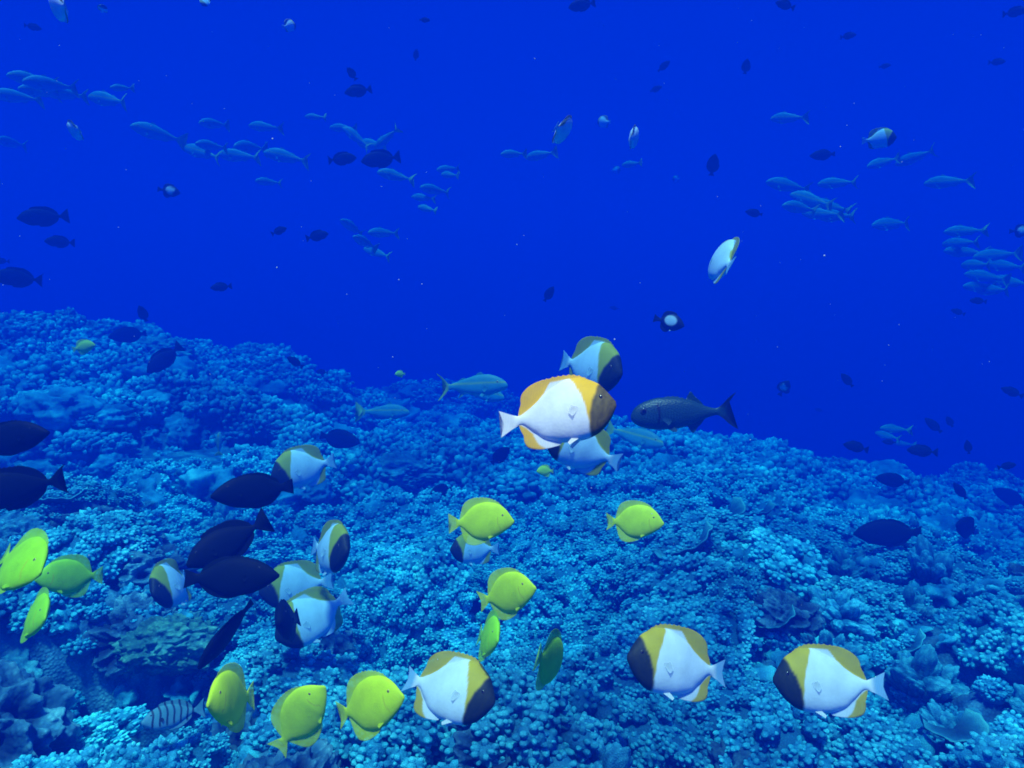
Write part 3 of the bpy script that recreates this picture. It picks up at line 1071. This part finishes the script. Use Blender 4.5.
def eye_mesh(kind):
    sp = SP[kind]
    R = sp['eye'][2] * sp['L']
    u, f = ICO[3]
    rad = np.hypot(u[:, 0], u[:, 2])
    v = u * np.array([R, R * .45, R])
    iris = {'lime': (.3, .5, .1), 'tang': (.55, .5, .1), 'butter': (.10, .08, .05), 'goat': (.6, .5, .3), 'soldier': (.05, .05, .06)}.get(kind, (.05, .05, .05))
    C = lerp((.004, .004, .006), iris, sstep(.5, .62, rad))
    me = mesh_from(kind + '_eye', v, f, [M_EYE])
    set_attrs(me, C, np.zeros(len(C)))
    return me


BENDS = {'n': 0.0, 'a': .16, 'b': -.16, 'c': .42, 'd': -.42}
_cache = {}


def fish_parts(kind, bend, hi):
    key = (kind, bend, hi)
    if key not in _cache:
        _cache[key] = fish_mesh(kind, BENDS[bend], 1.0 if hi else .3)
    if kind not in _cache:
        _cache[kind] = (pec_mesh(kind), eye_mesh(kind))
    return _cache[key], _cache[kind]


KN = {'lime': ('yellow_tang', 'yellow fish'), 'mid': ('butterflyfish', 'butterflyfish'), 'bright': ('butterflyfish', 'butterflyfish'), 'butter': ('butterflyfish', 'butterflyfish'), 'tang': ('yellow_tang', 'yellow fish'), 'durgon': ('dark_triggerfish', 'dark fish'),
      'surgeon': ('dark_surgeonfish', 'dark fish'), 'goat': ('goatfish', 'slender fish'), 'soldier': ('soldierfish', 'soldierfish'),
      'damsel': ('damselfish', 'damselfish'), 'barred': ('barred_fish', 'striped fish')}


def add_fish(kind, px, py, ln, face='L', tilt=0, yaw=0, label='', group=None, bend='n', scale=1.0, roll=0, depth=None):
    sp = SP[kind]
    if kind in ('tang', 'lime'):
        scale *= .64
    size = sp['L'] * scale
    if depth is None:
        depth = size * F / ln
    else:
        size = ln * depth / F
    if at(px, py, depth).z + size * .4 > 1.45:           # stay under the top of the water box
        k_ = 1.45 / (at(px, py, depth).z + size * .4)
        depth *= k_; size *= k_
    p = at(px, py, depth)
    # keep it clear of the reef
    zg = ground(p.x, p.y)
    if p.z - size * .3 < zg:
        print('NEAR REEF', kind, px, py, round(depth, 2), round(p.z - zg, 2))
    ray = p.normalized()
    rt = ray.cross(Vector((0, 0, 1))).normalized()
    up = rt.cross(ray)
    sg = 1 if face == 'R' else -1
    t, w, ro = math.radians(tilt), math.radians(yaw), math.radians(roll)
    nose = (rt * (sg * math.cos(t)) + up * math.sin(t)) * math.cos(w) - ray * math.sin(w)
    U = rt * (-sg * math.sin(t)) + up * math.cos(t)
    U = U * math.cos(ro) - ray * math.sin(ro)              # roll > 0 leans the back towards the camera
    U = (U - nose * U.dot(nose)).normalized()
    side = U.cross(nose)
    hi = ln > 24
    body, (pec, eye) = fish_parts(kind, bend, hi)
    o = link(KN[kind][0], body)
    k = size / sp['L']
    M = Matrix((nose, side, U)).transposed().to_4x4()
    o.matrix_world = Matrix.Translation(p) @ M @ Matrix.Diagonal((k, k, k * {'tang': 1.15, 'lime': 1.15, 'butter': 1.08, 'mid': 1.08, 'bright': 1.10, 'goat': 1.12}.get(kind, 1.0), 1))
    if ln > 33:
        s_, z_, _r = sp['eye']
        w_e = float(smooth_interp(np.array([s_]), *sp['wid'])[0])
        T_, B_ = (float(smooth_interp(np.array([s_]), *sp[q])[0]) for q in ('top', 'bot'))
        q = (z_ - (T_ + B_) / 2) / ((T_ - B_) / 2)
        ye = w_e * max(.05, 1 - q * q) ** .5
        off = BENDS[bend] * -abs(s_ - .3) ** 1.7
        for sd in (1, -1):
            e = link('eye', eye, o)
            e.location = ((.5 - s_) * sp['L'], (sd * ye * .93 + off) * sp['L'], z_ * sp['L'])
        s_, z_, _l = sp['pec']
        wp = float(smooth_interp(np.array([s_]), *sp['wid'])[0])
        for sd in (1, -1):
            e = link('pectoral_fin', pec, o)
            e.location = ((.5 - s_) * sp['L'], sd * wp * .96 * sp['L'], z_ * sp['L'])
            e.scale = (1, sd, 1)
    tag(o, label, KN[kind][1], group)
    return o


GB, GT = 'butterflyfish over the reef', 'yellow fish over the reef'
B_ = 'butter'
# --- butterflyfish
add_fish('bright', 557, 414, 119, 'R', 11, 8, 'large bright white and yellow butterflyfish at the centre, brown head to the right', GB, 'n', depth=.72, roll=-24)
add_fish(B_, 590, 367, 92, 'R', -12, 48, 'butterflyfish with a dark head right behind the big central one, above it', GB, 'n', depth=1.9)
add_fish(B_, 583, 449, 80, 'L', 19, 8, 'butterflyfish half hidden below the big central one, tail to the right', GB, 'n', depth=1.45)
add_fish('mid', 447, 689, 108, 'R', -17, 25, 'butterflyfish at the bottom middle facing lower right, white with ochre fins', GB, 'a', roll=-6)
add_fish('mid', 679, 665, 112, 'L', 2, 25, 'butterflyfish facing left low in the picture with a large white flank', GB, 'b', roll=-8)
add_fish('mid', 828, 683, 108, 'L', -8, 22, 'rightmost large butterflyfish near the bottom, dark head to the left', GB, 'a', roll=-6)
add_fish(B_, 304, 468, 68, 'L', -10, 22, 'butterflyfish just right of the dark oval fish above the left reef', GB, 'n', 1.3)
add_fish(B_, 329, 549, 86, 'R', -12, 66, 'butterflyfish seen nearly head on above the pair of white ones', GB, 'n', 1.3)
add_fish(B_, 176, 583, 78, 'L', -18, 50, 'butterflyfish left of the black cluster, dark head down to the left', GB, 'd', 1.3)
add_fish(B_, 297, 586, 74, 'L', -2, 15, 'upper of two white butterflyfish right of the black cluster', GB, 'n', 1.3)
add_fish(B_, 313, 617, 82, 'L', -24, 20, 'lower of two white butterflyfish right of the black cluster, head down', GB, 'a', 1.3)
add_fish(B_, 475, 549, 52, 'L', 0, 20, 'small butterflyfish mostly hidden behind a yellow fish at the centre', GB, 'n')
add_fish(B_, 724, 262, 80, 'L', 27, -79, 'narrow pale butterflyfish leaning, seen almost edge on, in open water right of centre', GB, 'n', depth=1.8)
add_fish(B_, 879, 139, 32, 'R', 2, 15, 'small white butterflyfish facing right high in the open water', GB, 'n')
add_fish('mid', 562, 131, 50, 'R', -32, -82, 'thin white sliver of a fish seen edge on, upper middle', GB, 'a')
add_fish('mid', 604, 122, 19, 'L', 0, -45, 'tiny white fish right of the white sliver, upper middle', GB)
add_fish('mid', 633, 138, 38, 'R', -8, -82, 'tiny upright white fish right of the upper middle pair', GB)
add_fish('mid', 60, 6, 54, 'L', -14, -78, 'pale fish cut by the top edge at the upper left corner', GB, 'n')
add_fish('mid', 76, 131, 34, 'L', -30, -76, 'small bluish white fish seen edge on at the far upper left', GB)
add_fish(B_, 205, 1, 16, 'L', -60, 50, 'small pale fish at the top edge left of the middle', GB)
add_fish('mid', 289, 26, 19, 'R', 10, -45, 'tiny pale blue fish near the top, left of the middle', GB)
add_fish(B_, 616, 170, 12, 'R', 0, 40, 'tiny bright blue fish below the upright white one', GB)
add_fish(B_, 676, 179, 11, 'L', 0, 45, 'tiny blue speck of a fish right of the upper middle group', GB)
add_fish(B_, 103, 9, 15, 'R', 75, 60, 'faint tiny pale fish beside the one cut by the top left edge', GB)
# --- yellow tangs
T_ = 'tang'
add_fish(T_, 481, 522, 68, 'R', 2, 15, 'yellow green fish facing right, just above the centre of the reef', GT)
add_fish(T_, 634, 522, 60, 'R', 2, 12, 'yellow green fish facing right, the rightmost yellow one', GT, 'a')
add_fish(T_, 508, 594, 72, 'R', 14, 42, 'yellow fish in the middle of the reef with its back raised to the right', GT, 'b')
add_fish('lime', 488, 637, 74, 'R', -14, 74, 'dark green narrow fish seen end on below the middle yellow one', GT)
add_fish('lime', 549, 661, 88, 'R', -16, -74, 'green leaf shaped fish turning away, left of the large left facing butterflyfish', GT, 'n')
add_fish(T_, 232, 699, 96, 'L', 2, 63, 'bright yellow upright oval fish with its tail to the right, bottom left', GT, 'n')
add_fish(T_, 301, 717, 80, 'R', 48, 34, 'bright yellow fish slanting upward beside the upright oval one', GT, 'b')
add_fish(T_, 368, 706, 92, 'R', 10, 38, 'large yellow fish facing right next to the bottom butterflyfish', GT, 'a')
add_fish('lime', 17, 563, 104, 'R', -36, 62, 'lime green fish cut by the left edge, leaning to the right', GT, 'a')
add_fish('lime', 70, 577, 62, 'L', 8, 20, 'green yellow fish facing left, second from the left edge', GT)
add_fish('lime', 33, 616, 80, 'R', -24, 72, 'dim green fish below the two leftmost yellow ones', GT, 'a')
add_fish(T_, 84, 347, 22, 'R', 12, 20, 'faint yellow fish far away over the left crest', GT, scale=.9)
add_fish(T_, 545, 471, 18, 'L', 0, 20, 'tiny faded green fish below the central butterflyfish pair', GT, scale=.6)
add_fish(T_, 400, 374, 11, 'L', 0, 20, 'tiny faded green fish in open water left of centre', GT, scale=.5)
# --- goatfish near the centre
add_fish('goat', 471, 386, 76, 'R', 2, 15, 'pale slender fish with a yellow tail left of the central butterflyfish', 'slender fish by the centre', 'a')
add_fish('goat', 482, 393, 52, 'R', -12, 30, 'pale fish overlapping the lower side of the yellow tailed one', 'slender fish by the centre')
add_fish('goat', 383, 412, 54, 'R', -2, 15, 'slender turquoise fish with a yellow tail over the reef left of centre', 'slender fish by the centre', 'b')
add_fish('goat', 633, 436, 66, 'R', -14, 20, 'turquoise slender fish behind the dark fork tailed soldierfish', 'slender fish by the centre')
add_fish('soldier', 684, 413, 106, 'L', -5, 12, 'grey blue soldierfish with a dark forked tail right of centre', None, 'n')
add_fish('barred', 174, 715, 60, 'L', 0, 15, 'pale blue fish with dark upright bars among the rocks, bottom left', None, 'n', depth=1.45)
add_fish('goat', 219, 444, 24, 'R', 86, 10, 'tiny upright greenish fish over the left reef', None, scale=.35)
# --- damselfish
add_fish('damsel', 669, 322, 32, 'R', -14, 15, 'small black fish with a white flank patch below the lone leaning butterflyfish', 'black and white damselfish')
add_fish('damsel', 169, 191, 21, 'R', -8, 10, 'small dark fish with a white spot, upper left open water', 'black and white damselfish')
add_fish('damsel', 1021, 231, 20, 'R', 0, 10, 'dark and white fish cut by the right edge', 'black and white damselfish')
add_fish('damsel', 784, 388, 20, 'R', 62, 30, 'small dark and white fish over the right reef in open water', 'black and white damselfish')

# --- dark fish: kind, px, py, length, facing, tilt, yaw, label
DG = 'dark fish over the reef and in open water'
D = [
    ('durgon', 253, 491, 80, 'L', -2, 12, 'black oval fish facing left beside the upper left butterflyfish'),
    ('surgeon', 228, 542, 86, 'L', -24, 15, 'black fish with a raised tail, uppermost of the black cluster'),
    ('durgon', 233, 577, 92, 'R', -6, 22, 'big black oval fish in the middle of the black cluster'),
    ('durgon', 226, 634, 78, 'L', -46, 8, 'narrow black fish slanting steeply down to the left'),
    ('durgon', 286, 621, 96, 'L', -10, 84, 'black fish overlapping the head of the lower white butterflyfish'),
    ('durgon', 12, 438, 78, 'R', 4, 40, 'black fish cut by the left edge, the upper of two'),
    ('surgeon', 14, 489, 96, 'L', -4, 12, 'black fork tailed fish cut by the left edge, the lower of two'),
    ('surgeon', 164, 359, 42, 'L', -38, 20, 'dark blue fish slanting over the smooth dome of the left crest'),
    ('durgon', 128, 335, 36, 'L', -4, 10, 'dark blue fish along the left crest'),
    ('durgon', 340, 439, 44, 'R', -14, 25, 'dark blue fish over the dark gap left of centre'),
    ('durgon', 500, 456, 30, 'R', 42, 30, 'small dark blue fish left of the half hidden butterflyfish'),
    ('durgon', 442, 491, 32, 'L', -10, 40, 'dark blob of a fish above the upper yellow fish'),
    ('durgon', 742, 497, 42, 'R', 20, 62, 'dark upright oval fish on the right slope above the coral shelves'),
    ('durgon', 887, 533, 62, 'L', -10, 10, 'dark fish facing left on the right side of the reef'),
    ('durgon', 968, 528, 52, 'L', 12, 66, 'black upright oval fish near the right edge'),
    ('durgon', 772, 546, 42, 'L', 40, 35, 'dark blue fish in the shade right of the pale cup shaped shelf'),
    ('durgon', 892, 480, 32, 'L', 2, 20, 'faded dark fish on the right crest'),
    ('durgon', 1010, 497, 34, 'L', 20, 20, 'faded dark fish at the right edge of the reef'),
    ('durgon', 960, 491, 20, 'L', 50, 20, 'small faded dark fish above the upright black one at right'),
    ('surgeon', 43, 217, 44, 'L', -5, 8, 'dark oval fish in open water at the upper left'),
    ('surgeon', 60, 242, 27, 'L', 3, 10, 'small dark fish below the oval one at the upper left'),
    ('surgeon', 18, 278, 44, 'L', 7, 10, 'dark fish at the left edge, lowest of three'),
    ('surgeon', 1, 261, 14, 'L', 3, 10, 'tail of a dark fish cut by the left edge'),
    ('surgeon', 381, 159, 40, 'L', -8, 8, 'darkest oval fish among the pale ones at upper middle'),
    ('surgeon', 342, 159, 29, 'R', 8, 10, 'blurred dark fish left of the darkest one at upper middle'),
    ('surgeon', 358, 91, 27, 'L', -10, 10, 'dark fish high up, left of the middle'),
    ('surgeon', 352, 74, 17, 'L', 52, 30, 'small dark fish just above the high left of middle one'),
    ('surgeon', 279, 231, 17, 'R', 24, 20, 'small dark fish left of a bigger one, left of the middle'),
    ('surgeon', 317, 236, 24, 'R', 14, 15, 'dark oval fish right of a smaller one, left of the middle'),
    ('surgeon', 582, 5, 28, 'L', -8, 10, 'dark fish at the top edge just right of the middle'),
    ('durgon', 713, 165, 28, 'R', 82, 42, 'dark upright fish in open water above the lone leaning butterflyfish'),
    ('durgon', 746, 67, 20, 'R', 82, 40, 'small dark upright fish near the top, right of the middle'),
    ('durgon', 664, 66, 15, 'R', 38, 20, 'tiny dark fish near the top, right of the middle'),
    ('durgon', 656, 89, 13, 'R', 18, 20, 'tiny faint dark fish under another, top right of the middle'),
    ('durgon', 822, 155, 24, 'L', -2, 20, 'dark round fish near the pale school at the right'),
    ('durgon', 754, 213, 18, 'L', 12, 15, 'small dark fish just above the lone leaning butterflyfish'),
    ('durgon', 549, 294, 20, 'R', 58, 30, 'small dark slanting fish above the central butterflyfish'),
    ('surgeon', 221, 287, 20, 'L', -5, 10, 'small dark fish in open water over the left crest'),
    ('durgon', 143, 314, 21, 'L', 70, 30, 'small dark upright fish just above the left crest'),
    ('durgon', 847, 380, 18, 'L', 48, 20, 'small dark slanting fish over the right reef'),
    ('durgon', 416, 55, 13, 'R', 82, 30, 'tiny dark upright fish near the top, left of the middle'),
    ('durgon', 425, 20, 11, 'R', 0, 20, 'tiny faint dark fish by the top edge, left of the middle'),
    ('surgeon', 785, 5, 20, 'L', 22, 10, 'dark fish at the top edge towards the right'),
    ('surgeon', 848, 36, 15, 'R', 4, 10, 'tiny faint dark fish high at the right'),
    ('durgon', 885, 66, 11, 'R', 4, 10, 'tiniest faint dark fish high at the right'),
    ('surgeon', 997, 62, 15, 'R', -4, 10, 'faint dark fish near the upper right corner'),
    ('surgeon', 1015, 12, 22, 'R', 2, 10, 'faint dark fish in the upper right corner'),
    ('surgeon', 33, 27, 15, 'R', -4, 10, 'faint dark fish near the upper left corner'),
    ('durgon', 614, 308, 9, 'L', 10, 10, 'tiny dark speck of a fish above the central pair'),
    ('durgon', 933, 425, 20, 'L', 40, 15, 'faint dark slanting fish over the right crest'),
    ('durgon', 950, 422, 15, 'L', 60, 35, 'small dark upright fish over the right crest'),
    ('durgon', 889, 442, 13, 'L', 0, 15, 'tiny dark fish beside pale ones over the right crest'),
    ('surgeon', 922, 451, 27, 'L', 0, 10, 'faded dark fish low over the right crest'),
    ('surgeon', 856, 447, 24, 'L', 10, 10, 'faint dark fish low over the reef right of centre'),
    ('durgon', 968, 447, 16, 'L', 78, 30, 'faint dark upright fish low at the right'),
    ('surgeon', 1012, 392, 20, 'L', 20, 10, 'faint dark fish at the right edge, halfway down'),
    ('surgeon', 1007, 466, 16, 'R', 20, 10, 'faint dark fish at the right edge just above the reef'),
    ('durgon', 819, 410, 8, 'L', 10, 10, 'tiny dark speck of a fish over the right reef'),
    ('surgeon', 295, 362, 18, 'L', 36, 10, 'faint dark slanting fish just beyond the left crest'),
    ('surgeon', 322, 372, 12, 'L', 10, 10, 'faint tiny dark fish beyond the left crest'),
    ('surgeon', 978, 301, 15, 'L', 5, 10, 'faint dark fish under the pale school at the right'),
    ('surgeon', 958, 312, 13, 'L', 20, 10, 'tiny faint dark fish under the pale school at the right'),
]
for k, (kind, px, py, ln, fc, ti, yw, lab) in enumerate(D):
    dep = 1.4 if px == 12 else None
    sky_fish = py < 330 or (ln < 26)
    sc_ = 1.0
    if py > 470 and ln > 60:
        dep = {253: 1.5, 228: 1.3, 233: 1.2, 226: 1.3, 286: 1.5, 14: 1.3}.get(px)
    if ln < 34 and not (440 < py):
        sc_ = max(.42, ln / 40)
    elif ln < 34:
        sc_ = max(.35, ln / 46)
    add_fish(kind, px, py, ln, fc, ti, yw, lab, DG, ['n', 'a', 'b'][k % 3], sc_, depth=dep, roll=68 if px == 226 else 0)

# --- pale schools: px, py, length, facing, tilt
SCHOOL = {
    'upper left corner': [(33, 80, 44, 'L', 6), (52, 85, 50, 'L', 2), (18, 97, 46, 'L', 2), (66, 94, 44, 'L', 2), (110, 100, 48, 'L', 4), (122, 88, 24, 'L', -4),
                          (12, 143, 36, 'L', 10), (40, 92, 40, 'L', 4)],
    'upper left open water': [(159, 134, 52, 'L', 14), (203, 153, 44, 'L', 14), (215, 124, 34, 'L', 2), (240, 156, 44, 'L', 2), (265, 127, 34, 'L', 2),
                              (252, 148, 44, 'L', 4), (269, 182, 27, 'L', 4), (287, 157, 46, 'L', 10), (212, 146, 34, 'L', 6)],
    'upper middle': [(316, 117, 22, 'L', 0), (343, 128, 28, 'L', 0), (357, 138, 34, 'L', 36), (374, 145, 38, 'L', 4), (387, 138, 32, 'L', -40),
                     (396, 176, 38, 'L', 12), (449, 169, 26, 'L', -4), (450, 175, 24, 'L', 4), (435, 190, 34, 'L', 10), (424, 198, 26, 'L', 6), (428, 209, 24, 'L', 12)],
    'left of the middle': [(353, 228, 32, 'L', 34), (366, 243, 34, 'L', 28), (384, 233, 34, 'L', 2), (378, 253, 32, 'L', 18)],
    'middle of the open water': [(514, 154, 28, 'L', 0), (541, 155, 34, 'L', -10), (632, 164, 24, 'L', -6)],
    'right open water': [(788, 118, 38, 'L', 2), (884, 162, 34, 'L', -12), (916, 157, 40, 'L', -18), (789, 186, 46, 'L', 14), (838, 183, 38, 'L', 0),
                         (812, 200, 46, 'L', 18), (800, 208, 42, 'L', 12), (830, 207, 46, 'L', 14), (836, 216, 44, 'L', 2), (822, 214, 40, 'L', 4), (948, 182, 44, 'L', 0), (893, 224, 44, 'L', -1)],
    'right edge': [(965, 231, 38, 'L', 0), (962, 243, 38, 'L', -2), (966, 252, 40, 'L', 6), (998, 255, 44, 'L', -4), (978, 265, 38, 'L', 0), (1006, 266, 40, 'L', 6),
                   (987, 277, 40, 'L', 10), (1010, 282, 42, 'L', 8), (994, 290, 40, 'L', 0), (980, 287, 34, 'L', 4)],
    'low over the right crest': [(895, 429, 30, 'L', 0), (888, 436, 26, 'L', 12), (904, 444, 20, 'L', 0), (910, 427, 12, 'L', 0)]}
rr = np.random.default_rng(3)
for place, lst in SCHOOL.items():
    for (px, py, ln, fc, ti) in lst:
        sc_ = max(.55, ln / 44)
        add_fish('goat', px, py, ln, fc, ti, float(rr.uniform(0, 42)) * (1 if rr.random() < .5 else -1),
                 'pale faded slender fish of the loose school, ' + place, 'pale school, ' + place, 'nabcd'[int(rr.integers(5))], sc_ * float(rr.uniform(1.05, 1.25)))

# ------------------------------------------------------------------ drifting specks
VV, FF, off = [], [], 0
u, f = ICO[1]
for (px, py) in [(640, 283), (632, 204), (743, 232), (742, 241), (422, 284), (792, 322), (835, 315), (955, 317), (20, 236), (3, 285), (885, 365), (882, 381), (838, 380),
                 (914, 425), (981, 35), (395, 398), (756, 340), (668, 100)] + [(rr.uniform(0, 1024), rr.uniform(0, 700)) for _ in range(170)]:
    p = at(px, py, rr.uniform(.8, 2.6))
    s_ = rr.uniform(.0003, .0011)
    VV.append(u * s_ * rr.uniform(.5, 1.4, 3) + np.array(p)); FF.append(f + off); off += len(u)
M_SNOW, _nt, _b = new_mat('drifting_specks')
_n = noise_node(_nt, 200)
_r = ramp(_nt, _n.outputs[0], [(.3, (.45, .5, .5)), (.7, (.7, .75, .75))])
_nt.links.new(_r.outputs[0], _b.inputs['Base Color'])
snow = link('drifting_specks', mesh_from('drifting_specks', np.concatenate(VV), np.concatenate(FF), [M_SNOW]))
tag(snow, 'tiny pale specks drifting in the blue water', 'drifting specks', None, 'stuff')

# ------------------------------------------------------------------ the water itself: one closed box of even density
import bmesh
bm = bmesh.new()
bmesh.ops.create_cube(bm, size=1)
me = bpy.data.meshes.new('haze')
bm.to_mesh(me); bm.free()
haze = link('haze', me)
X0, X1, Y0, Y1, Z0, Z1 = -39.0, 39.0, -9.0, 45.0, -8.2, 1.55
haze.location = ((X0 + X1) / 2, (Y0 + Y1) / 2, (Z0 + Z1) / 2)
haze.scale = (X1 - X0, Y1 - Y0, Z1 - Z0)
haze['kind'] = 'stuff'
haze['label'] = 'clear deep blue sea water filling the whole scene'
haze['category'] = 'water'
M_H = bpy.data.materials.new('sea_water')
M_H.use_nodes = True
nt = M_H.node_tree
for n in list(nt.nodes):
    nt.nodes.remove(n)
ho = nt.nodes.new('ShaderNodeOutputMaterial')
pv = nt.nodes.new('ShaderNodeVolumePrincipled')
D_ = .62                                    # red dies first, blue travels farthest
sig_t = (.62, .215, .195)
sig_s = (.0, .0125, .149)
alb = [a / D_ for a in sig_s]
ab = [max(0.0, 1 - ((t - s_) / D_) / max(1e-6, (1 - c))) ** 2 for t, s_, c in zip(sig_t, sig_s, alb)]
pv.inputs['Color'].default_value = (*alb, 1)
pv.inputs['Absorption Color'].default_value = (*ab, 1)
pv.inputs['Density'].default_value = D_
pv.inputs['Anisotropy'].default_value = .0
nt.links.new(pv.outputs[0], ho.inputs['Volume'])
me.materials.append(M_H)
